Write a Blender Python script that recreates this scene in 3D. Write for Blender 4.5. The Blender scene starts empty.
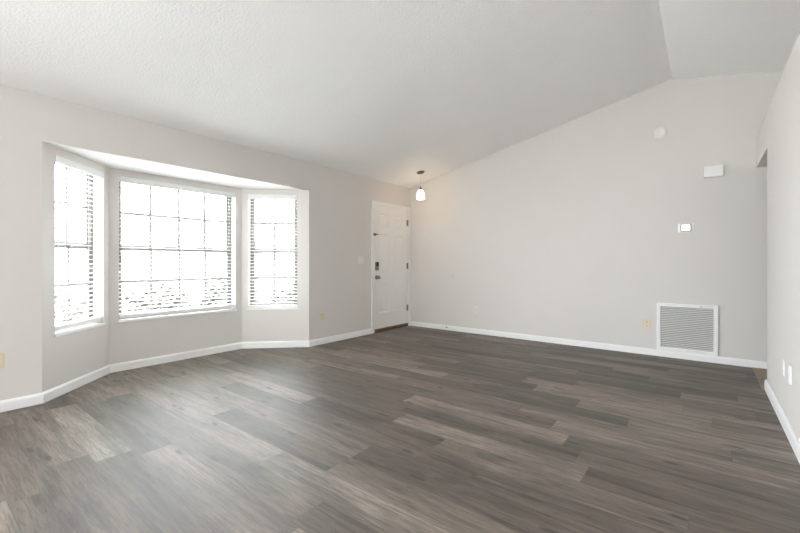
import bpy, bmesh, math, random
from mathutils import Vector, Matrix

random.seed(7)
S = bpy.context.scene
COL = S.collection
PI = math.pi

# ------------------------------------------------------------------ camera
F_PX, CX, HORIZON = 390.0, 400.0, 263.0
CAM_H = 1.10
YAW = math.atan2(305.0, 390.0)
cam = bpy.data.cameras.new('camera')
cam_o = bpy.data.objects.new('camera', cam)
COL.objects.link(cam_o)
cam.sensor_width = 36.0
cam.sensor_fit = 'HORIZONTAL'
cam.lens = 36.0 * F_PX / 800.0
cam.shift_y = (HORIZON - 266.5) / 800.0
cam.clip_start = 0.02
cam.clip_end = 300
cam_o.location = (0, 0, CAM_H)
cam_o.rotation_euler = (PI / 2, 0, YAW)
S.camera = cam_o

# ------------------------------------------------------------------ world, exposure, daylight portals
SKY = 12.0
w = bpy.data.worlds.new('sky')
S.world = w
w.use_nodes = True
wn = w.node_tree.nodes
wn.clear()
bg = wn.new('ShaderNodeBackground')
bg.inputs[0].default_value = (0.90, 0.952, 1.0, 1)
bg.inputs[1].default_value = SKY
wo = wn.new('ShaderNodeOutputWorld')
w.node_tree.links.new(bg.outputs[0], wo.inputs[0])
S.view_settings.view_transform = 'Standard'
S.view_settings.look = 'None'
S.view_settings.gamma = 1.0
S.view_settings.use_curve_mapping = False
S.view_settings.exposure = 0.94
sun = bpy.data.lights.new('sun', 'SUN')
sun.energy = 56.0
sun.angle = math.radians(2.0)
sun.color = (1.0, 1.0, 1.0)
sun_o = bpy.data.objects.new('sun', sun)
COL.objects.link(sun_o)
sun_o.rotation_euler = Vector((.45, -.36, .95)).to_track_quat('Z', 'Y').to_euler()   # high, from behind the house
# soft fill lamp, added unseen behind the camera to brighten the ceiling
up = bpy.data.lights.new('ceiling_fill', 'AREA')
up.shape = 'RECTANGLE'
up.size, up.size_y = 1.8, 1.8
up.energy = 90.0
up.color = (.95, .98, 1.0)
up_o = bpy.data.objects.new('ceiling_fill', up)
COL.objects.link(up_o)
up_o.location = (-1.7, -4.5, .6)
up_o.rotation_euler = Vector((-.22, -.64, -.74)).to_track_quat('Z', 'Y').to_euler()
S.cycles.diffuse_bounces = 8
S.cycles.max_bounces = 14
S.cycles.transparent_max_bounces = 16

# room dimensions (metres; camera at x=0, y=0)
XL, XR, XH = -4.10, 0.424, 2.20       # window wall, low right wall, far side of hall
YB, YR = 5.53, -6.50                 # far wall, wall behind the camera
ZW, XRIDGE, ZRIDGE = 2.42, -0.30, 3.245
SL = (ZRIDGE - ZW) / (XRIDGE - XL)
ZBAY = 2.057
A, B, C_, D = (-4.1, .68), (-4.7, 1.28), (-4.7, 2.70), (-4.1, 3.30)
WT = 0.14                            # wall thickness
ZS, ZT = 0.515, 1.985                # window sill and head


def ceil_z(x):
    return ZW + SL * (x - XL) if x <= XRIDGE else ZRIDGE - SL * (x - XRIDGE)


def portal(loc, rotz, sx, sz):
    l = bpy.data.lights.new('window_daylight', 'AREA')
    l.shape = 'RECTANGLE'
    l.size, l.size_y = sx, sz
    l.cycles.is_portal = True
    o = bpy.data.objects.new('window_daylight', l)
    COL.objects.link(o)
    o.location = loc
    o.rotation_euler = (Matrix.Rotation(rotz, 4, 'Z') @ Matrix.Rotation(-PI / 2, 4, 'X')).to_euler()
    return o


# local frames: x along the wall, y out of the room, z up
R_LEFT, R_BACK, R_RIGHT = PI / 2, 0.0, -PI / 2
BAYL, BAYC, BAYR = 3 * PI / 4, PI / 2, PI / 4


def loc_on(o, rot, s, d, z):
    return Vector((o[0] + s * math.cos(rot) - d * math.sin(rot), o[1] + s * math.sin(rot) + d * math.cos(rot), z))


WINS = [(A, BAYL, .135, .765, .849, 2), (B, BAYC, .085, 1.335, 1.42, 4), (C_, BAYR, .083, .70, .849, 2)]
for (o_, r_, a_, b_, L_, n_) in WINS:
    portal(loc_on(o_, r_, (a_ + b_) / 2, WT + .02, (ZS + ZT) / 2), r_, b_ - a_, ZT - ZS)
portal((XL - WT - .02, -2.8, 1.02), R_LEFT, 3.0, 2.04)

# ------------------------------------------------------------------ materials
MATS = {}


def mat(name, col, rough=.5, metal=0.0, spec=.5, bump=None, emit=None):
    """Plain principled material with a little procedural variation of tone and bump."""
    m = bpy.data.materials.new(name)
    m.use_nodes = True
    nt = m.node_tree
    p = nt.nodes['Principled BSDF']
    p.inputs['Roughness'].default_value = rough
    p.inputs['Metallic'].default_value = metal
    p.inputs['Specular IOR Level'].default_value = spec
    tc = nt.nodes.new('ShaderNodeTexCoord')
    n = nt.nodes.new('ShaderNodeTexNoise')
    n.inputs['Scale'].default_value = 3.0
    n.inputs['Detail'].default_value = 3
    nt.links.new(tc.outputs['Object'], n.inputs['Vector'])
    mx = nt.nodes.new('ShaderNodeMix')
    mx.data_type = 'RGBA'
    mx.inputs['A'].default_value = (*[c * .985 for c in col], 1)
    mx.inputs['B'].default_value = (*[min(1, c * 1.015) for c in col], 1)
    nt.links.new(n.outputs['Fac'], mx.inputs['Factor'])
    nt.links.new(mx.outputs['Result'], p.inputs['Base Color'])
    if bump:
        sc, st, dist = bump
        b = nt.nodes.new('ShaderNodeBump')
        b.inputs['Strength'].default_value = st
        b.inputs['Distance'].default_value = dist
        n2 = nt.nodes.new('ShaderNodeTexNoise')
        n2.inputs['Scale'].default_value = sc
        n2.inputs['Detail'].default_value = 2
        nt.links.new(tc.outputs['Object'], n2.inputs['Vector'])
        nt.links.new(n2.outputs['Fac'], b.inputs['Height'])
        nt.links.new(b.outputs['Normal'], p.inputs['Normal'])
    if emit:
        p.inputs['Emission Color'].default_value = (*emit[0], 1)
        p.inputs['Emission Strength'].default_value = emit[1]
    MATS[name] = m
    return m


M_WALL = mat('wall_paint', (.695, .668, .643), .75, spec=.25, bump=(160, .12, .002))
M_CEIL = mat('ceiling_texture', (.945, .942, .94), .9, spec=.1, bump=(65, .6, .007))
M_SOFFIT = mat('soffit_paint', (.84, .83, .815), .8, spec=.2, bump=(160, .1, .002))
M_TRIM = mat('trim_paint', (.86, .86, .86), .4)
M_DOOR = mat('door_paint', (.87, .865, .86), .42)
M_BLIND = mat('blind_white', (.80, .80, .79), .45)
M_BRONZE = mat('window_bronze', (.17, .163, .148), .45)
M_ALMOND = mat('almond_plastic', (.70, .62, .43), .4)
M_IVORY = mat('ivory_plastic', (.77, .74, .67), .4)
M_PUTTY = mat('putty_plastic', (.74, .70, .635), .45)
M_WHITE = mat('white_plastic', (.88, .88, .87), .4)
M_CREAM = mat('cream_plastic', (.82, .79, .73), .45)
M_DARK = mat('dark_slot', (.02, .02, .02), .6)
M_GREY = mat('grey_plastic', (.42, .42, .41), .45)
M_FILTER = mat('filter_grey', (.45, .44, .42), .9)
M_LOUVER = mat('louver_paint', (.86, .855, .845), .45)
M_NICKEL = mat('brushed_nickel', (.24, .215, .175), .35, metal=.9)
M_OLDBRASS = mat('antique_nickel', (.20, .17, .12), .4, metal=.8)
M_BLACK = mat('black_gloss', (.015, .015, .016), .25)
M_THRESH = mat('threshold_bronze', (.16, .105, .05), .5, metal=.3)
M_CORD = mat('cord_white', (.72, .70, .66), .6)
M_CARPET = mat('carpet_beige', (.50, .425, .35), 1.0, spec=0, bump=(420, 1.0, .01))
M_SCREEN = mat('thermostat_screen', (.8, .85, .9), .3, emit=((.93, .97, 1.0), 1.1))
M_BUMPER = mat('bumper_plastic', (.64, .615, .59), .45)
M_SHADE = mat('lit_glass_shade', (.9, .88, .82), .3, emit=((1.0, .74, .47), 7.0))
M_LAWN = mat('pale_driveway', (.56, .56, .555), 1, spec=0, bump=(60, .6, .02))
M_STUCCO = mat('stucco', (.34, .33, .31), .9)
M_ROOF = mat('shingle_roof', (.045, .043, .041), .9)
M_BARK = mat('bark', (.12, .09, .07), .9)
M_LEAF = mat('shrub_leaf', (.15, .148, .125), .6)
M_LEAF2 = mat('tree_leaf', (.06, .063, .048), .6)


def glass():
    m = bpy.data.materials.new('window_glass')
    m.use_nodes = True
    nt = m.node_tree
    nt.nodes.clear()
    out = nt.nodes.new('ShaderNodeOutputMaterial')
    t = nt.nodes.new('ShaderNodeBsdfTransparent')
    t.inputs[0].default_value = (.96, .97, .965, 1)
    g = nt.nodes.new('ShaderNodeBsdfGlossy')
    g.inputs['Roughness'].default_value = .02
    fr = nt.nodes.new('ShaderNodeFresnel')
    fr.inputs[0].default_value = 1.4
    mx = nt.nodes.new('ShaderNodeMixShader')
    ge = nt.nodes.new('ShaderNodeNewGeometry')
    sb = nt.nodes.new('ShaderNodeMath')
    sb.operation = 'SUBTRACT'
    sb.use_clamp = True
    nt.links.new(fr.outputs[0], sb.inputs[0])
    nt.links.new(ge.outputs['Backfacing'], sb.inputs[1])
    nt.links.new(sb.outputs[0], mx.inputs[0])
    nt.links.new(t.outputs[0], mx.inputs[1])
    nt.links.new(g.outputs[0], mx.inputs[2])
    nt.links.new(mx.outputs[0], out.inputs[0])
    return m


M_GLASS = glass()


def plank_floor():
    m = bpy.data.materials.new('grey_oak_planks')
    m.use_nodes = True
    nt = m.node_tree
    N, L = nt.nodes, nt.links
    p = N['Principled BSDF']

    def math_(op, a, b=None):
        n = N.new('ShaderNodeMath')
        n.operation = op
        for i, v in enumerate((a, b)):
            if v is None:
                continue
            if isinstance(v, (int, float)):
                n.inputs[i].default_value = v
            else:
                L.new(v, n.inputs[i])
        return n.outputs[0]

    PW, PL = .180, 1.22
    tc = N.new('ShaderNodeTexCoord')
    sep = N.new('ShaderNodeSeparateXYZ')
    L.new(tc.outputs['Object'], sep.inputs[0])
    x, y = sep.outputs[0], sep.outputs[1]
    yr = math_('DIVIDE', math_('ADD', y, 18.06), PW)
    row = math_('FLOOR', yr)
    wn1 = N.new('ShaderNodeTexWhiteNoise')
    wn1.noise_dimensions = '1D'
    L.new(row, wn1.inputs['W'])
    xo = math_('ADD', math_('DIVIDE', math_('ADD', x, 30.0), PL), math_('MULTIPLY', wn1.outputs['Value'], 7.0))
    idx = math_('FLOOR', xo)
    cmb = N.new('ShaderNodeCombineXYZ')
    L.new(row, cmb.inputs[0])
    L.new(idx, cmb.inputs[1])
    wn2 = N.new('ShaderNodeTexWhiteNoise')
    wn2.noise_dimensions = '2D'
    L.new(cmb.outputs[0], wn2.inputs['Vector'])
    tone = wn2.outputs['Value']
    # grain coordinates: shifted per plank so every plank has its own figure
    sc = N.new('ShaderNodeVectorMath')
    sc.operation = 'MULTIPLY_ADD'
    L.new(wn2.outputs['Color'], sc.inputs[0])
    sc.inputs[1].default_value = (37, 53, 11)
    L.new(tc.outputs['Object'], sc.inputs[2])

    def noise(scale3, detail, rough=.55, dist=0.0):
        mp = N.new('ShaderNodeMapping')
        mp.inputs['Scale'].default_value = scale3
        L.new(sc.outputs[0], mp.inputs['Vector'])
        n = N.new('ShaderNodeTexNoise')
        n.inputs['Scale'].default_value = 1
        n.inputs['Detail'].default_value = detail
        n.inputs['Roughness'].default_value = rough
        n.inputs['Distortion'].default_value = dist
        L.new(mp.outputs[0], n.inputs['Vector'])
        return n.outputs['Fac']

    broad = noise((1.1, 9, 1), 3, .6, .8)
    streak = noise((2.2, 42, 1), 4, .65, .5)
    fine = noise((9, 130, 1), 3, .7)

    def ramp(fac, pts):
        r = N.new('ShaderNodeValToRGB')
        e = r.color_ramp.elements
        while len(e) < len(pts):
            e.new(.5)
        for el, (pos, c) in zip(e, pts):
            el.position = pos
            el.color = (*c, 1)
        L.new(fac, r.inputs[0])
        return r.outputs[0]

    def mixc(fac, a, b, mode='MIX'):
        n = N.new('ShaderNodeMix')
        n.data_type = 'RGBA'
        n.blend_type = mode
        if isinstance(fac, (int, float)):
            n.inputs['Factor'].default_value = fac
        else:
            L.new(fac, n.inputs['Factor'])
        for k, v in (('A', a), ('B', b)):
            if isinstance(v, tuple):
                n.inputs[k].default_value = (*v, 1)
            else:
                L.new(v, n.inputs[k])
        return n.outputs['Result']

    g = FLOOR_GAIN
    base = ramp(tone, [(0, (.086 * g, .068 * g, .052 * g)), (.35, (.118 * g, .096 * g, .076 * g)), (.7, (.155 * g, .128 * g, .103 * g)), (1, (.205 * g, .173 * g, .143 * g))])
    c1 = mixc(1.0, base, ramp(broad, [(.32, (.50, .485, .47)), (.5, (1, 1, 1)), (.68, (1.34, 1.35, 1.36))]), 'MULTIPLY')
    c2 = mixc(.8, c1, ramp(streak, [(.32, (.46, .44, .425)), (.5, (1, 1, 1)), (.66, (1.3, 1.31, 1.32))]), 'MULTIPLY')
    c3 = mixc(.8, c2, ramp(fine, [(.34, (.45, .44, .43)), (.55, (1.08, 1.08, 1.08))]), 'MULTIPLY')
    # knots: small dark stretched spots on some planks
    mp = N.new('ShaderNodeMapping')
    mp.inputs['Scale'].default_value = (1.5, 5.2, 1)
    L.new(sc.outputs[0], mp.inputs['Vector'])
    warp = N.new('ShaderNodeTexNoise')
    warp.inputs['Scale'].default_value = 9
    L.new(sc.outputs[0], warp.inputs['Vector'])
    wv = N.new('ShaderNodeVectorMath')
    wv.operation = 'MULTIPLY_ADD'
    L.new(warp.outputs['Color'], wv.inputs[0])
    wv.inputs[1].default_value = (.16, .16, 0)
    L.new(mp.outputs[0], wv.inputs[2])
    vo = N.new('ShaderNodeTexVoronoi')
    vo.voronoi_dimensions = '2D'
    vo.inputs['Scale'].default_value = 1
    vo.inputs['Randomness'].default_value = 1
    L.new(wv.outputs[0], vo.inputs['Vector'])
    vs = N.new('ShaderNodeSeparateColor')
    L.new(vo.outputs['Color'], vs.inputs[0])
    on = math_('GREATER_THAN', vs.outputs[0], .35)
    dist = vo.outputs['Distance']
    core = N.new('ShaderNodeMapRange')
    core.inputs['From Min'].default_value = .035
    core.inputs['From Max'].default_value = .10
    core.inputs['To Min'].default_value = 1
    core.inputs['To Max'].default_value = 0
    core.interpolation_type = 'SMOOTHSTEP'
    L.new(dist, core.inputs['Value'])
    knot = math_('MULTIPLY', math_('MULTIPLY', core.outputs[0], on), .93)
    c4 = mixc(knot, c3, (.030, .025, .021))
    # seams
    fy = math_('FRACT', yr)
    fx = math_('FRACT', xo)
    ey = math_('MULTIPLY', math_('MINIMUM', fy, math_('SUBTRACT', 1.0, fy)), PW)
    ex = math_('MULTIPLY', math_('MINIMUM', fx, math_('SUBTRACT', 1.0, fx)), PL)
    e = math_('MINIMUM', ey, ex)
    seam = N.new('ShaderNodeMapRange')
    seam.inputs['From Min'].default_value = .0006
    seam.inputs['From Max'].default_value = .0028
    seam.inputs['To Min'].default_value = .6
    seam.inputs['To Max'].default_value = 0
    L.new(e, seam.inputs['Value'])
    c5 = mixc(seam.outputs[0], c4, (.06, .052, .045))
    L.new(c5, p.inputs['Base Color'])
    rr = N.new('ShaderNodeMapRange')
    rr.inputs['From Min'].default_value = .3
    rr.inputs['From Max'].default_value = .7
    rr.inputs['To Min'].default_value = .50
    rr.inputs['To Max'].default_value = .62
    L.new(streak, rr.inputs['Value'])
    L.new(rr.outputs[0], p.inputs['Roughness'])
    p.inputs['Specular IOR Level'].default_value = .88
    b = N.new('ShaderNodeBump')
    b.inputs['Strength'].default_value = .12
    b.inputs['Distance'].default_value = .002
    L.new(math_('SUBTRACT', fine, math_('MULTIPLY', seam.outputs[0], 1.5)), b.inputs['Height'])
    L.new(b.outputs['Normal'], p.inputs['Normal'])
    return m


FLOOR_GAIN = .95
M_FLOOR = plank_floor()


# ------------------------------------------------------------------ mesh helpers
class MB:
    def __init__(self):
        self.bm = bmesh.new()

    def box(self, x0, x1, y0, y1, z0, z1, m=None):
        v = [self.bm.verts.new(m @ Vector(c) if m else c) for c in
             [(x0, y0, z0), (x1, y0, z0), (x1, y1, z0), (x0, y1, z0), (x0, y0, z1), (x1, y0, z1), (x1, y1, z1), (x0, y1, z1)]]
        for f in [(0, 3, 2, 1), (4, 5, 6, 7), (0, 1, 5, 4), (1, 2, 6, 5), (2, 3, 7, 6), (3, 0, 4, 7)]:
            self.bm.faces.new([v[i] for i in f])
        return self

    def prism(self, pts, h0, h1, axis='z'):
        """polygon extruded along an axis: z: pts=(x,y), y: pts=(x,z)"""
        def P(a, b, h):
            return (a, b, h) if axis == 'z' else (a, h, b)
        lo = [self.bm.verts.new(P(a, b, h0)) for a, b in pts]
        hi = [self.bm.verts.new(P(a, b, h1)) for a, b in pts]
        n = len(pts)
        self.bm.faces.new(lo[::-1])
        self.bm.faces.new(hi)
        for i in range(n):
            j = (i + 1) % n
            self.bm.faces.new((lo[i], lo[j], hi[j], hi[i]))
        return self

    def lathe(self, prof, n=32, m=None, close=True):
        """profile of (r, z) turned about local z"""
        rings = []
        for r, z in prof:
            if r < 1e-6:
                rings.append([self.bm.verts.new(m @ Vector((0, 0, z)) if m else (0, 0, z))])
            else:
                ring = []
                for k in range(n):
                    a = 2 * PI * k / n
                    c = Vector((r * math.cos(a), r * math.sin(a), z))
                    ring.append(self.bm.verts.new(m @ c if m else c))
                rings.append(ring)
        for a, b in zip(rings, rings[1:]):
            for k in range(n):
                k2 = (k + 1) % n
                if len(a) == 1 and len(b) == 1:
                    continue
                if len(a) == 1:
                    self.bm.faces.new((a[0], b[k2], b[k]))
                elif len(b) == 1:
                    self.bm.faces.new((a[k], a[k2], b[0]))
                else:
                    self.bm.faces.new((a[k], a[k2], b[k2], b[k]))
        return self

    def tube(self, pts, r, n=8):
        prev = None
        for i, p in enumerate(pts):
            p = Vector(p)
            d = (Vector(pts[min(i + 1, len(pts) - 1)]) - Vector(pts[max(i - 1, 0)])).normalized()
            u = d.cross(Vector((0, 0, 1)))
            if u.length < 1e-3:
                u = Vector((1, 0, 0))
            u.normalize()
            v = d.cross(u)
            ring = [self.bm.verts.new(p + r * (math.cos(2 * PI * k / n) * u + math.sin(2 * PI * k / n) * v)) for k in range(n)]
            if prev:
                for k in range(n):
                    self.bm.faces.new((prev[k], prev[(k + 1) % n], ring[(k + 1) % n], ring[k]))
            else:
                self.bm.faces.new(ring[::-1])
            prev = ring
        self.bm.faces.new(prev)
        return self

    def build(self, name, material, parent=None, bevel=0.0, smooth=False, segs=2):
        bmesh.ops.recalc_face_normals(self.bm, faces=self.bm.faces)
        me = bpy.data.meshes.new(name)
        self.bm.to_mesh(me)
        self.bm.free()
        me.materials.append(material)
        if smooth:
            for f in me.polygons:
                f.use_smooth = True
        o = bpy.data.objects.new(name, me)
        COL.objects.link(o)
        if parent:
            o.parent = parent
        if bevel:
            b = o.modifiers.new('bevel', 'BEVEL')
            b.width = bevel
            b.segments = segs
            b.limit_method = 'ANGLE'
            b.angle_limit = math.radians(40)
        return o


def struct(o):
    o['kind'] = 'structure'
    return o


def thing(name, label, cat, loc, rotz=0.0, group=None):
    o = bpy.data.objects.new(name, None)
    o.empty_display_size = .1
    COL.objects.link(o)
    o.location = loc
    o.rotation_euler = (0, 0, rotz)
    o['label'] = label
    o['category'] = cat
    if group:
        o['group'] = group
    return o


def copy_thing(src, loc, rotz, label, group=None):
    c = src.copy()
    COL.objects.link(c)
    c.location = loc
    c.rotation_euler = (0, 0, rotz)
    c['label'] = label
    if group:
        c['group'] = group

    def rec(s, d):
        for ch in list(s.children):
            k = ch.copy()
            COL.objects.link(k)
            k.parent = d
            rec(ch, k)
    rec(src, c)
    return c


Y_AXIS = Matrix.Rotation(PI / 2, 4, 'X')      # lathe axis z -> -y (into the room for a wall frame)

# ------------------------------------------------------------------ floors
bay_poly = [(XL, YR), (XR, YR), (XR, YB), (XL, YB), D, C_, B, A]
YE = 4.62                            # where the low right wall ends and the hall opens
struct(MB().prism([(XL - .02, YR - .05), (XR + .05, YR - .05), (XR + .05, YE - .016), (XR - .035, YE - .016), (XR - .035, YB + .02), (XL - .02, YB + .02),
                   (XL - .02, D[1]), (C_[0] - .02, C_[1]), (B[0] - .02, B[1]), (XL - .02, A[1])], -.1, 0).build('floor', M_FLOOR))
struct(MB().prism([(XR + .05, YR - .05), (XH + .02, YR - .05), (XH + .02, YB + .02), (XR - .035, YB + .02), (XR - .035, YE - .016), (XR + .05, YE - .016)],
                  -.1, .004).build('floor_hall', M_CARPET))

# ------------------------------------------------------------------ ceiling (two slopes meeting at the ridge)
ct = .15
XO = XL - .75
struct(MB().prism([(XL - WT, ceil_z(XL) - SL * WT), (XRIDGE, ZRIDGE), (XH + WT, ceil_z(XH + WT)), (XH + WT, ceil_z(XH + WT) + ct),
                   (XRIDGE, ZRIDGE + ct), (XL - WT, ceil_z(XL) - SL * WT + ct)], YR - WT, YB + WT, 'y').build('ceiling', M_CEIL))

# ------------------------------------------------------------------ walls
gable = [(XL - WT, -.1), (XH + WT, -.1), (XH + WT, ceil_z(XH) - .0), (XRIDGE, ZRIDGE + .02), (XL - WT, ZW - .02)]
struct(MB().prism(gable, YB, YB + WT, 'y').build('wall_back', M_WALL))
struct(MB().box(XH, XH + WT, YR, YB, -.1, ceil_z(XH) + .01).build('wall_hall', M_WALL))
struct(MB().prism(gable, YR - WT, YR, 'y').build('wall_rear', M_WALL))
# opening for the unseen patio door, added to the window wall for daylight
RY0, RY1, RZ = -4.30, -1.30, 2.04
# window wall: plain stretches, header over the bay, pieces round the entrance door
DY0, DY1, DZ = 4.555, 5.48, 2.045
wl = MB()
wl.box(XL - WT, XL, YR, RY0, -.1, ZW)
wl.box(XL - WT, XL, RY0, RY1, RZ, ZW)
wl.box(XL - WT, XL, RY1, A[1], -.1, ZW)
wl.box(XL - .03, XL, A[1], D[1], ZBAY, ZW)
wl.box(XL - WT, XL, D[1], DY0, -.1, ZW)
wl.box(XL - WT, XL, DY0, DY1, DZ, ZW)
wl.box(XL - WT, XL, DY1, YB, -.1, ZW)
struct(wl.build('wall_left', M_WALL))
# low wall on the right, with the opening to the hall under a flat header
wr = MB()
wr.box(XR, XR + .12, YR, YE, -.1, 2.10)
wr.box(XR, XR + .12, YR, YB, 2.10, ZW)
struct(wr.build('wall_right', M_WALL))
struct(MB().box(XR + .12, XH, YR, YB, 2.10, ZW).build('ceiling_hall', M_WALL))
# the bay: three walls with their openings (local frame), mitred at the joints
for nm, (o_, r_, a_, b_, L_, n_) in zip(('wall_bay_left', 'wall_bay_center', 'wall_bay_right'), WINS):
    k = WT * math.tan(PI / 8)
    e0 = (k if nm != 'wall_bay_left' else -WT)
    e1 = (k if nm != 'wall_bay_right' else -WT)
    m = MB()
    m.prism([(0, 0), (a_, 0), (a_, WT), (-e0, WT)], -.1, ZBAY + .1)
    m.prism([(b_, 0), (L_, 0), (L_ + e1, WT), (b_, WT)], -.1, ZBAY + .1)
    m.box(a_, b_, 0, WT, -.1, ZS - .02)
    m.box(a_, b_, 0, WT, ZT, ZBAY + .1)
    o = struct(m.build(nm, M_WALL))
    o.location = (o_[0], o_[1], 0)
    o.rotation_euler = (0, 0, r_)
struct(MB().prism([(XL - .03, A[1] - .1), (XL - .03, D[1] + .1), (XL - .15, D[1] + .1), (C_[0] - WT, C_[1] + .06), (B[0] - WT, B[1] - .06), (XL - .15, A[1] - .1)], ZBAY, ZBAY + .37).build('ceiling_bay', M_SOFFIT))


# ------------------------------------------------------------------ baseboards
def offset_path(pts, t, right=True):
    out = []
    for i, p in enumerate(pts):
        ns = []
        for a, b in ((i - 1, i), (i, i + 1)):
            if a < 0 or b >= len(pts):
                continue
            d = (Vector(pts[b]) - Vector(pts[a])).normalized()
            ns.append(Vector((d.y, -d.x)) if right else Vector((-d.y, d.x)))
        n = sum(ns, Vector((0, 0)))
        n.normalize()
        out.append(Vector(p) + n * (t / n.dot(ns[0])))
    return out


def baseboard(name, pts, right, h=.088, t=.016):
    prof = [(0, .0), (t, .0), (t, h - .018), (t * .75, h - .008), (t * .45, h), (0, h)]
    bm = bmesh.new()
    cols = []
    for q, z in prof:
        path = offset_path(pts, q, right) if q else [Vector(p) for p in pts]
        cols.append([bm.verts.new((p.x, p.y, z)) for p in path])
    n = len(prof)
    for i in range(len(pts) - 1):
        for k in range(n):
            k2 = (k + 1) % n
            bm.faces.new((cols[k][i], cols[k2][i], cols[k2][i + 1], cols[k][i + 1]))
    bm.faces.new([c[0] for c in cols])
    bm.faces.new([c[-1] for c in cols][::-1])
    m = MB()
    m.bm.free()
    m.bm = bm
    return struct(m.build(name, M_TRIM))


baseboard('baseboard_left', [(XL, RY1 + .05), A, B, C_, D, (XL, 4.508)], True, h=.083)
baseboard('baseboard_back', [(XL + .02, YB), (XH, YB)], True, h=.075)
baseboard('baseboard_right', [(XR + .12, YE), (XR, YE), (XR, YR)], True, h=.09)
baseboard('baseboard_rear', [(XR, YR), (XL, YR), (XL, RY0 - .05)], True)


# ------------------------------------------------------------------ windows and their blinds
BLIND_TEXT = ['white slatted blind over the narrow window on the left bay side',
              'wide white slatted blind over the big middle bay window',
              'white slatted blind over the narrow window nearest the entrance door']
GAP = [.022, .018, .003]
for i, (o_, r_, a_, b_, L_, nc) in enumerate(WINS):
    w0 = thing('window_%d' % (i + 1), '', '', loc_on(o_, r_, (a_ + b_) / 2, 0, ZS), r_)
    del w0['label'], w0['category']
    w0['kind'] = 'structure'
    hw, H = (b_ - a_) / 2, ZT - ZS
    d0, d1 = .095, WT - .005
    # outer frame
    f = MB()
    fw = .032
    f.box(-hw, -hw + fw, d0, d1, 0, H)
    f.box(hw - fw, hw, d0, d1, 0, H)
    f.box(-hw + fw, hw - fw, d0, d1, H - .018, H)
    f.box(-hw + fw, hw - fw, d0, d1, 0, fw)
    f.build('window_frame', M_BRONZE, w0, .002)
    zm = 1.262 - ZS
    for nm, z0, z1, y0 in (('upper_sash', zm - .028, H - .018, d0 + .022), ('lower_sash', fw, zm + .026, d0 + .004)):
        s = MB()
        sw = .034
        x0, x1 = -hw + fw, hw - fw
        y1 = y0 + .018
        sv = .024
        st_ = .018 if nm == 'upper_sash' else sw
        s.box(x0, x0 + sv, y0, y1, z0, z1)
        s.box(x1 - sv, x1, y0, y1, z0, z1)
        s.box(x0 + sv, x1 - sv, y0, y1, z1 - st_, z1)
        s.box(x0 + sv, x1 - sv, y0, y1, z0, z0 + sw)
        so = s.build(nm, M_BRONZE, w0, .0015)
        g = MB()
        mw = .014
        for k in range(1, nc):
            xm = x0 + (x1 - x0) * k / nc
            g.box(xm - mw, xm + mw, y0 + .003, y1 - .003, z0 + sw, z1 - st_)
        zc = (1.625 if nm == 'upper_sash' else .905) - ZS
        g.box(x0 + sv, x1 - sv, y0 + .002, y1 - .004, zc - mw, zc + mw)
        g.build('muntin_grid', M_BRONZE, so)
        p = MB()
        p.box(x0 + sv, x1 - sv, y0 + .010, y0 + .013, z0 + sw, z1 - st_)
        p.build('glass_pane', M_GLASS, so)
    sill = MB()
    sill.box(-hw, hw, 0, d0, -.019, 0)
    sill.box(-hw - .012, hw + .012, -.014, 0, -.022, 0)
    sill.build('window_sill', M_TRIM, w0, .003)

    # ---- blind, hung inside the reveal
    bl = thing('window_blind', BLIND_TEXT[i], 'blind', loc_on(o_, r_, (a_ + b_) / 2, .032, ZS), r_, 'white slatted blinds in the bay')
    bw = hw - .006
    MB().box(-bw, bw, -.022, .024, H - .045, H - .003).build('head_rail', M_BLIND, bl, .002)
    v = MB()
    v.box(-hw - .004 if i != 1 else -bw, bw, -.041, -.026, H - .060, H + .002)
    v.build('valance', M_BLIND, bl, .004)
    zb = GAP[i]
    MB().box(-bw, bw, -.025, .025, zb, zb + .034).build('bottom_rail', M_BLIND, bl, .004)
    s = MB()
    pitch = .0425
    z = H - .085
    nsl = 0
    rest = []
    while z > zb + .045:
        rest.append(z)
        z -= pitch
    for z in rest:
        mt = Matrix.Translation((0, 0, z)) @ Matrix.Rotation(math.radians(6), 4, 'X')
        # gently crowned slat: three strips
        ys = [-.025, -.009, .009, .025]
        zs = [-.0015, .0005, .0005, -.0015]
        top = [[s.bm.verts.new(mt @ Vector((xx, yy, zz + .0013))) for yy, zz in zip(ys, zs)] for xx in (-bw, bw)]
        bot = [[s.bm.verts.new(mt @ Vector((xx, yy, zz - .0013))) for yy, zz in zip(ys, zs)] for xx in (-bw, bw)]
        for k in range(3):
            s.bm.faces.new((top[0][k], top[1][k], top[1][k + 1], top[0][k + 1]))
            s.bm.faces.new((bot[0][k], bot[0][k + 1], bot[1][k + 1], bot[1][k]))
        s.bm.faces.new((top[0][0], bot[0][0], bot[1][0], top[1][0]))
        s.bm.faces.new((top[0][3], top[1][3], bot[1][3], bot[0][3]))
        s.bm.faces.new([top[0][k] for k in range(4)] + [bot[0][k] for k in (3, 2, 1, 0)])
        s.bm.faces.new([top[1][k] for k in (3, 2, 1, 0)] + [bot[1][k] for k in range(4)])
    s.build('slats', M_BLIND, bl)
    for xc in ([-.62 * bw, .62 * bw] if nc == 2 else [-.8 * bw, 0, .8 * bw]):
        t = MB()
        t.tube([(xc, -.0265, H - .05), (xc, -.0265, zb + .03)], .0009, 6)
        t.tube([(xc, .0265, H - .05), (xc, .0265, zb + .03)], .0009, 6)
        t.build('ladder_cord', M_CORD, bl)
    wx = -bw + .075
    t = MB().tube([(wx, -.046, H - .07), (wx, -.046, H - .62)], .0035, 8)
    wd = t.build('tilt_wand', M_BLIND, bl)

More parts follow.
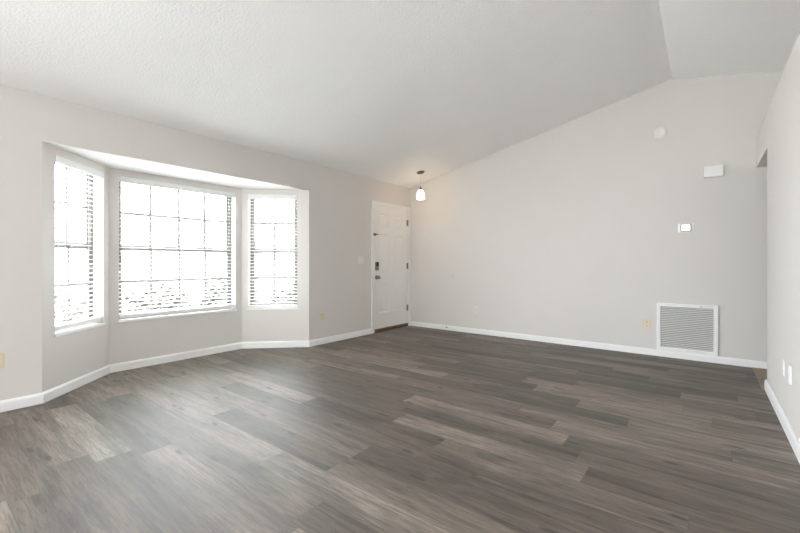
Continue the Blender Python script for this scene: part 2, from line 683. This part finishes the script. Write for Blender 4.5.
# glazed patio door, added out of view behind the camera for extra daylight
pw = thing('window_4', '', '', (XL, (RY0 + RY1) / 2, 0), R_LEFT)
del pw['label'], pw['category']
pw['kind'] = 'structure'
hw = (RY1 - RY0) / 2
f = MB()
f.box(-hw, -hw + .05, .03, .11, 0, RZ)
f.box(hw - .05, hw, .03, .11, 0, RZ)
f.box(-hw + .05, hw - .05, .03, .11, RZ - .05, RZ)
f.box(-hw + .05, hw - .05, .03, .11, 0, .05)
f.box(-.04, .04, .03, .11, .05, RZ - .05)
f.build('window_frame', M_TRIM, pw, .003)
MB().box(-hw + .05, -.04, .06, .066, .05, RZ - .05).build('glass_pane', M_GLASS, pw)
MB().box(.04, hw - .05, .08, .086, .05, RZ - .05).build('glass_pane', M_GLASS, pw)

# ------------------------------------------------------------------ entrance door (local: x along +Y of the room, y outwards)
door = thing('door_1', '', '', (XL, (DY0 + DY1) / 2, 0), R_LEFT)
del door['label'], door['category']
door['kind'] = 'structure'
hw = (DY1 - DY0) / 2
cs = MB()
cw = .062
for sx in (-1, 1):
    x_in, x_out = sx * (hw - .018), sx * (hw + .044)
    cs.box(min(x_in, x_out), max(x_in, x_out), -.017, 0, 0, DZ + .03)
    cs.box(min(sx * (hw + .02), sx * (hw + .044)), max(sx * (hw + .02), sx * (hw + .044)), -.022, -.017, 0, DZ + .03)
cs.box(-hw + .018, hw - .018, -.017, 0, DZ - .032, DZ + .03)
cs.box(-hw - .044, hw + .044, -.022, -.017, DZ + .008, DZ + .03)
cs.build('door_casing', M_TRIM, door, .003)
jb = MB()
jb.box(-hw, -hw + .018, 0, WT, 0, DZ)
jb.box(hw - .018, hw, 0, WT, 0, DZ)
jb.box(-hw + .018, hw - .018, 0, WT, DZ - .018, DZ)
jb.build('door_jamb', M_TRIM, door)
lw = hw - .021                     # half leaf width
LZ0, LZ1 = .052, DZ - .022
leaf = MB()
bm = leaf.bm
xs = [-lw, -lw + .115, -.052, .052, lw - .115, lw]
zs = [LZ0, .30, .80, .965, 1.56, 1.685, 1.895, LZ1]
YF = .008
vt = [[bm.verts.new((x, YF, z)) for z in zs] for x in xs]
panels = []
for a in range(len(xs) - 1):
    for b in range(len(zs) - 1):
        fc = bm.faces.new((vt[a][b], vt[a + 1][b], vt[a + 1][b + 1], vt[a][b + 1]))
        if a in (1, 3) and b in (1, 3, 5):
            panels.append(fc)
bnd = [e for e in bm.edges if len(e.link_faces) == 1]
r = bmesh.ops.extrude_edge_only(bm, edges=bnd)
for v in [g for g in r['geom'] if isinstance(g, bmesh.types.BMVert)]:
    v.co.y = YF + .042
bmesh.ops.holes_fill(bm, edges=[e for e in bm.edges if len(e.link_faces) == 1])
bm.normal_update()
bmesh.ops.recalc_face_normals(bm, faces=bm.faces)
bmesh.ops.inset_individual(bm, faces=panels, thickness=.016, depth=-.010)
bmesh.ops.inset_individual(bm, faces=panels, thickness=.010, depth=0)
bmesh.ops.inset_individual(bm, faces=panels, thickness=.030, depth=.007)
leaf_o = leaf.build('door_leaf', M_DOOR, door)
MB().box(-hw + .018, hw - .018, -.012, WT, .0, .051).build('threshold', M_THRESH, door, .004)
for z in (1.80, 1.05, .32):
    h = MB()
    h.tube([(lw + .004, -.006, z - .05), (lw + .004, -.006, z + .05)], .0075, 12)
    h.tube([(lw + .004, -.006, z - .056), (lw + .004, -.006, z - .05)], .005, 10)
    h.tube([(lw + .004, -.006, z + .05), (lw + .004, -.006, z + .056)], .005, 10)
    h.box(lw - .022, lw + .003, .002, .0075, z - .05, z + .05)
    h.build('hinge', M_NICKEL, door, smooth=False)
kx = -lw + .068
k = MB()
k.lathe([(0, 0), (.033, 0), (.033, .004), (.028, .009), (.013, .012), (.012, .030), (.020, .036), (.027, .046), (.028, .056), (.024, .066), (.012, .071), (0, .072)], 28,
        Matrix.Translation((kx, YF, .872)) @ Y_AXIS)
k.build('door_knob', M_NICKEL, door, smooth=True)
kp = MB().box(kx - .034, kx + .034, YF - .026, YF, .982, 1.118).build('keypad_lock', M_NICKEL, door, .008, segs=3)
MB().box(kx - .027, kx + .027, YF - .029, YF - .0255, 1.048, 1.112).build('keypad', M_BLACK, kp, .001)
MB().box(kx - .010, kx + .010, YF - .042, YF - .0255, 1.0, 1.028).build('thumb_turn', M_NICKEL, kp, .003)
lt = MB()
lt.box(-lw - .030, -lw + .030, -.022, -.0175, 1.528, 1.568)
lt.box(-lw - .002, -lw + .044, -.036, -.022, 1.540, 1.556)
lt.lathe([(0, 0), (.009, 0), (.011, .010), (.007, .016), (0, .017)], 14, Matrix.Translation((-lw + .040, -.034, 1.548)) @ Y_AXIS)
lt.build('night_latch', M_OLDBRASS, door, .001)

# ------------------------------------------------------------------ pendant lamp
PX, PY = -3.55, 5.07
PZC = ceil_z(PX)
pend = thing('pendant_lamp', 'small lit bell glass pendant lamp hanging from sloped ceiling near entrance door', 'pendant lamp', (PX, PY, PZC))
tilt = Matrix.Rotation(-math.atan(SL), 4, 'Y')
MB().lathe([(0, -.022), (.02, -.022), (.045, -.018), (.062, -.007), (.064, 0), (0, 0)], 32, tilt).build('canopy', M_OLDBRASS, pend, smooth=True)
zb_ = 2.112 - PZC
MB().tube([(0, 0, -.015), (0, 0, zb_ + .185)], .0022, 8).build('cord', M_CORD, pend)
MB().lathe([(0, zb_ + .205), (.006, zb_ + .203), (.008, zb_ + .185), (.017, zb_ + .178), (.019, zb_ + .165), (.015, zb_ + .160),
            (.024, zb_ + .155), (.027, zb_ + .140), (0, zb_ + .139)], 24).build('socket', M_OLDBRASS, pend, smooth=True)
MB().lathe([(.026, zb_ + .142), (.040, zb_ + .128), (.052, zb_ + .100), (.056, zb_ + .062), (.061, zb_ + .022), (.063, zb_),
            (.060, zb_), (.058, zb_ + .022), (.053, zb_ + .062), (.049, zb_ + .099), (.037, zb_ + .125), (.024, zb_ + .138)], 40).build('glass_shade', M_SHADE, pend, smooth=True)
MB().lathe([(0, zb_ + .015), (.018, zb_ + .022), (.028, zb_ + .045), (.026, zb_ + .065), (.014, zb_ + .090), (.013, zb_ + .139), (0, zb_ + .14)], 24).build('bulb', M_SHADE, pend, smooth=True)


# ------------------------------------------------------------------ plates, sockets and switches (local frame, origin at the plate's centre)
def outlet(name, label, loc, rot, m, cat='outlet', group=None, w_=.072, h_=.115):
    t = thing(name, label, cat, loc, rot, group)
    MB().box(-w_ / 2, w_ / 2, -.006, 0, -h_ / 2, h_ / 2).build('cover_plate', m, t, .003)
    for sz in (-1, 1):
        rc = MB().box(-.017, .017, -.0085, -.0055, sz * .0245 - .0145, sz * .0245 + .0145).build('receptacle', m, t, .003)
        sl = MB()
        sl.box(-.0075, -.0050, -.0090, -.0082, sz * .0245 - .001, sz * .0245 + .009)
        sl.box(.0050, .0075, -.0090, -.0082, sz * .0245 - .001, sz * .0245 + .009)
        sl.box(-.0025, .0025, -.0090, -.0082, sz * .0245 - .010, sz * .0245 - .005)
        sl.build('slots', M_DARK, rc)
    MB().lathe([(0, 0), (.003, 0), (.003, .001), (0, .0018)], 10, Matrix.Translation((0, -.006, 0)) @ Y_AXIS).build('screw', m, t)
    return t


G_AL = 'almond wall outlets'
outlet('wall_outlet', 'almond outlet on the back wall just left of the floor-level air return grille', (-.55, YB, .367), R_BACK, M_ALMOND, group=G_AL)
outlet('wall_outlet', 'almond outlet between the bay window and the entrance door', (XL, 3.526, .372), R_LEFT, M_ALMOND, group=G_AL)
outlet('wall_outlet', 'almond outlet cut by the left picture edge, on window wall left of bay', (XL, .437, .378), R_LEFT, M_ALMOND, group=G_AL)

# phone plate: plain plate with one small jack
t = thing('phone_jack', 'pale ivory phone jack plate low on back wall, nearest the entrance door', 'wall plate', (-2.822, YB, .370), R_BACK)
MB().box(-.036, .036, -.006, 0, -.0575, .0575).build('cover_plate', M_PUTTY, t, .003)
j = MB()
j.box(-.011, .011, -.010, -.0055, -.013, .011)
jo = j.build('jack_housing', M_PUTTY, t, .001)
MB().box(-.006, .006, -.0106, -.0098, -.008, .004).build('jack_socket', M_GREY, jo)
for sz in (-1, 1):
    MB().lathe([(0, 0), (.003, 0), (.003, .001), (0, .0018)], 10, Matrix.Translation((0, -.006, sz * .042)) @ Y_AXIS).build('screw', M_PUTTY, t)

# double light switch beside the door
t = thing('light_switch', 'cream double toggle switch plate left of the entrance door', 'light switch', (XL, 4.276, 1.142), R_LEFT)
MB().box(-.058, .058, -.006, 0, -.0575, .0575).build('cover_plate', M_IVORY, t, .003)
for sx in (-1, 1):
    MB().box(sx * .023 - .0055, sx * .023 + .0055, -.0075, -.0055, -.0125, .0125).build('switch_bezel', M_IVORY, t, .001)
    tg = MB()
    tg.box(-.004, .004, -.014, 0, -.005, .005, Matrix.Translation((sx * .023, -.006, 0)) @ Matrix.Rotation(math.radians(28), 4, 'X'))
    tg.build('toggle', M_IVORY, t, .001)

# right-hand wall: two white plates seen nearly edge-on
outlet('wall_outlet', 'white outlet on the right wall, the one nearer the hall opening', (XR, 3.69, .388), R_RIGHT, M_WHITE, w_=.058, h_=.105)
t = thing('cable_plate', 'white cable wall plate on right wall, nearer the right picture edge', 'wall plate', (XR, 3.43, .402), R_RIGHT)
MB().box(-.032, .032, -.009, 0, -.060, .060).build('cover_plate', M_WHITE, t, .003)
MB().lathe([(0, 0), (.0075, 0), (.0075, .003), (.0045, .004), (.0045, .006), (0, .006)], 12, Matrix.Translation((0, -.009, 0)) @ Y_AXIS).build('coax_socket', M_WHITE, t)
for sz in (-1, 1):
    MB().lathe([(0, 0), (.003, 0), (.003, .001), (0, .0018)], 10, Matrix.Translation((0, -.009, sz * .046)) @ Y_AXIS).build('screw', M_WHITE, t)

# ------------------------------------------------------------------ air return grille
gx0, gx1, gz0, gz1 = -.452, .115, .0765, .630
t = thing('air_return_grille', 'square white louvered air return grille just above the back baseboard', 'air vent', ((gx0 + gx1) / 2, YB, gz0), R_BACK)
hw, H, fw = (gx1 - gx0) / 2, gz1 - gz0, .040
f = MB()
f.box(-hw, -hw + fw, -.018, 0, 0, H)
f.box(hw - fw, hw, -.018, 0, 0, H)
f.box(-hw + fw, hw - fw, -.018, 0, H - fw, H)
f.box(-hw + fw, hw - fw, -.018, 0, 0, fw)
f.build('grille_frame', M_TRIM, t, .004)
MB().box(-hw + fw, hw - fw, -.002, 0, fw, H - fw).build('air_filter', M_FILTER, t)
lv = MB()
n = 23
for k in range(n):
    z = fw + (k + .5) * (H - 2 * fw) / n
    lv.box(-hw + fw, hw - fw, -.0075, .0075, -.0009, .0009, Matrix.Translation((0, -.0105, z)) @ Matrix.Rotation(math.radians(-38), 4, 'X'))
lv.build('louvers', M_LOUVER, t)
for xx in (-.0, ):
    MB().lathe([(0, 0), (.006, 0), (.007, .003), (.004, .005), (0, .005)], 12, Matrix.Translation((.135, -.018, H - .02)) @ Y_AXIS).build('latch', M_GREY, t)

# ------------------------------------------------------------------ thermostat, door chime, smoke detector
t = thing('thermostat', 'white thermostat with a glowing square screen on back wall', 'thermostat', (-.172, YB, 1.502), R_BACK)
MB().box(-.074, .074, -.006, 0, -.049, .049).build('wall_plate', M_WHITE, t, .004)
bd = MB().box(-.050, .052, -.024, -.006, -.044, .044).build('body', M_GREY, t, .005)
MB().box(-.038, .038, -.0262, -.0235, -.031, .033).build('screen', M_SCREEN, bd, .001)

t = thing('door_chime', 'plain white door chime box high on the back wall', 'door chime', (.073, YB, 2.108), R_BACK)
MB().box(-.078, .078, -.012, 0, -.058, .058).build('base', M_WHITE, t, .002)
MB().box(-.084, .084, -.048, -.012, -.061, .061).build('cover', M_WHITE, t, .005)

t = thing('smoke_detector', 'round cream smoke detector high on the back wall', 'smoke detector', (-.412, YB, 2.642), R_BACK)
MB().lathe([(0, 0), (.068, 0), (.068, .010), (.064, .013), (0, .013)], 40, Y_AXIS).build('base', M_CREAM, t, smooth=False)
MB().lathe([(.060, .013), (.061, .024), (.056, .034), (.046, .038), (.030, .038), (.027, .034), (.020, .034), (.016, .040), (0, .041)], 40, Y_AXIS).build('cover', M_CREAM, t, smooth=True)
MB().lathe([(0, 0), (.005, 0), (.005, .002), (0, .003)], 12, Matrix.Translation((.042, -.038, .0)) @ Y_AXIS).build('test_button', M_GREY, t)

# ------------------------------------------------------------------ door stop and bumper where the door swings to
t = thing('door_stop', 'small spring door stop with pale tip on the back baseboard', 'door stop', (-3.335, YB - .016, .048), R_BACK)
MB().lathe([(0, 0), (.011, 0), (.011, .004), (.006, .008), (0, .008)], 16, Y_AXIS).build('mount', M_NICKEL, t, smooth=True)
pts = []
for q in range(0, 121):
    a = q * 2 * PI / 10
    pts.append((.0048 * math.cos(a), -.008 - .05 * q / 120, .0048 * math.sin(a)))
MB().tube(pts, .0011, 6).build('spring', M_NICKEL, t, smooth=True)
MB().lathe([(0, .056), (.0075, .056), (.008, .066), (.005, .072), (0, .072)], 16, Y_AXIS).build('rubber_tip', M_CREAM, t, smooth=True)
t = MB().lathe([(0, 0), (.032, 0), (.031, .003), (.024, .006), (.018, .004), (0, .003)], 28, Y_AXIS).build('wall_bumper', M_BUMPER, smooth=True)
t.location = (-3.235, YB, .885)
t['label'] = 'faint round wall-coloured bumper at door knob height on back wall'
t['category'] = 'wall bumper'

# ------------------------------------------------------------------ outside, seen overexposed through the blinds
struct(MB().box(-60, XL - .05, -40, 50, -.30, -.18).build('ground', M_LAWN))


def foliage(n, rx, ry, rz, zc, leaf, mt, parent, name='foliage'):
    m = MB()
    for _ in range(n):
        while True:
            p = Vector((random.uniform(-1, 1), random.uniform(-1, 1), random.uniform(-1, 1)))
            if .45 < p.length < 1:
                break
        p *= random.uniform(.9, 1.06)
        c = Vector((p.x * rx, p.y * ry, zc + p.z * rz))
        q = Matrix.Translation(c) @ Matrix.Rotation(random.uniform(0, 2 * PI), 4, 'Z') @ Matrix.Rotation(random.uniform(-1.0, 1.0), 4, 'X') @ Matrix.Rotation(random.uniform(-.8, .8), 4, 'Y')
        s = leaf * random.uniform(.7, 1.3)
        v = [m.bm.verts.new(q @ Vector(a)) for a in ((0, -s, 0), (.42 * s, 0, .12 * s), (0, s, 0), (-.42 * s, 0, .12 * s))]
        m.bm.faces.new((v[0], v[1], v[2]))
        m.bm.faces.new((v[0], v[2], v[3]))
    return m.build(name, mt, parent)


def shrub(loc, rx, ry, h, label, n=3200):
    t = thing('shrub', label, 'shrub', loc, 0, 'shrubs outside the bay')
    foliage(n, rx, ry, h * .42, h * .57, .06, M_LEAF, t)
    st = MB()
    for k in range(5):
        a = k * 1.26
        st.tube([(0.03 * math.cos(a), .03 * math.sin(a), -.02), (.10 * math.cos(a), .10 * math.sin(a), h * .3), (.55 * rx * math.cos(a), .55 * ry * math.sin(a), h * .75)], .012, 6)
    st.build('stems', M_BARK, t)


shrub((-6.2, 1.30, -.18), .50, .46, .98, 'leafy shrub outside middle bay window, towards its left end')
shrub((-6.35, 2.33, -.18), .46, .52, 1.02, 'leafy shrub outside middle bay window, behind its centre')
shrub((-6.2, 3.35, -.18), .50, .46, 1.15, 'taller leafy shrub outside middle bay window, towards its right end')
shrub((-5.65, 4.15, -.18), .40, .38, .95, 'leafy shrub outside the narrow bay window nearest the entrance door')

t = thing('house', 'pale single-storey neighbouring house with grey roof, seen through the bay blinds', 'house', (-30, 14, -.18), 0)
MB().box(-4, 4, -9, 9, 0, 2.7).build('house_wall', M_STUCCO, t)
rf = MB()
rf.prism([(-5, 2.62), (5, 2.62), (0, 4.6)], -9.8, 9.8, 'y')
rf.build('roof', M_ROOF, t)
for yy in (-6, -2.2, 5.5):
    wf = MB().box(4.0, 4.06, yy - .8, yy + .8, .9, 2.1).build('house_window', M_TRIM, t)
    MB().box(4.06, 4.07, yy - .7, yy + .7, 1.0, 2.0).build('pane', M_GREY, wf)
MB().box(4.0, 4.06, 1.4, 2.4, 0, 2.1).build('house_door', M_ROOF, t)

t = thing('tree', 'leafy tree beyond the narrow bay window nearest the entrance door', 'tree', (-15.0, 12.6, -.18))
MB().tube([(0, 0, -.05), (.05, .02, 1.0), (-.03, .05, 2.0), (.05, 0, 3.0)], .11, 10).build('trunk', M_BARK, t)
foliage(2200, 1.5, 1.5, 1.2, 3.0, .10, M_LEAF2, t)
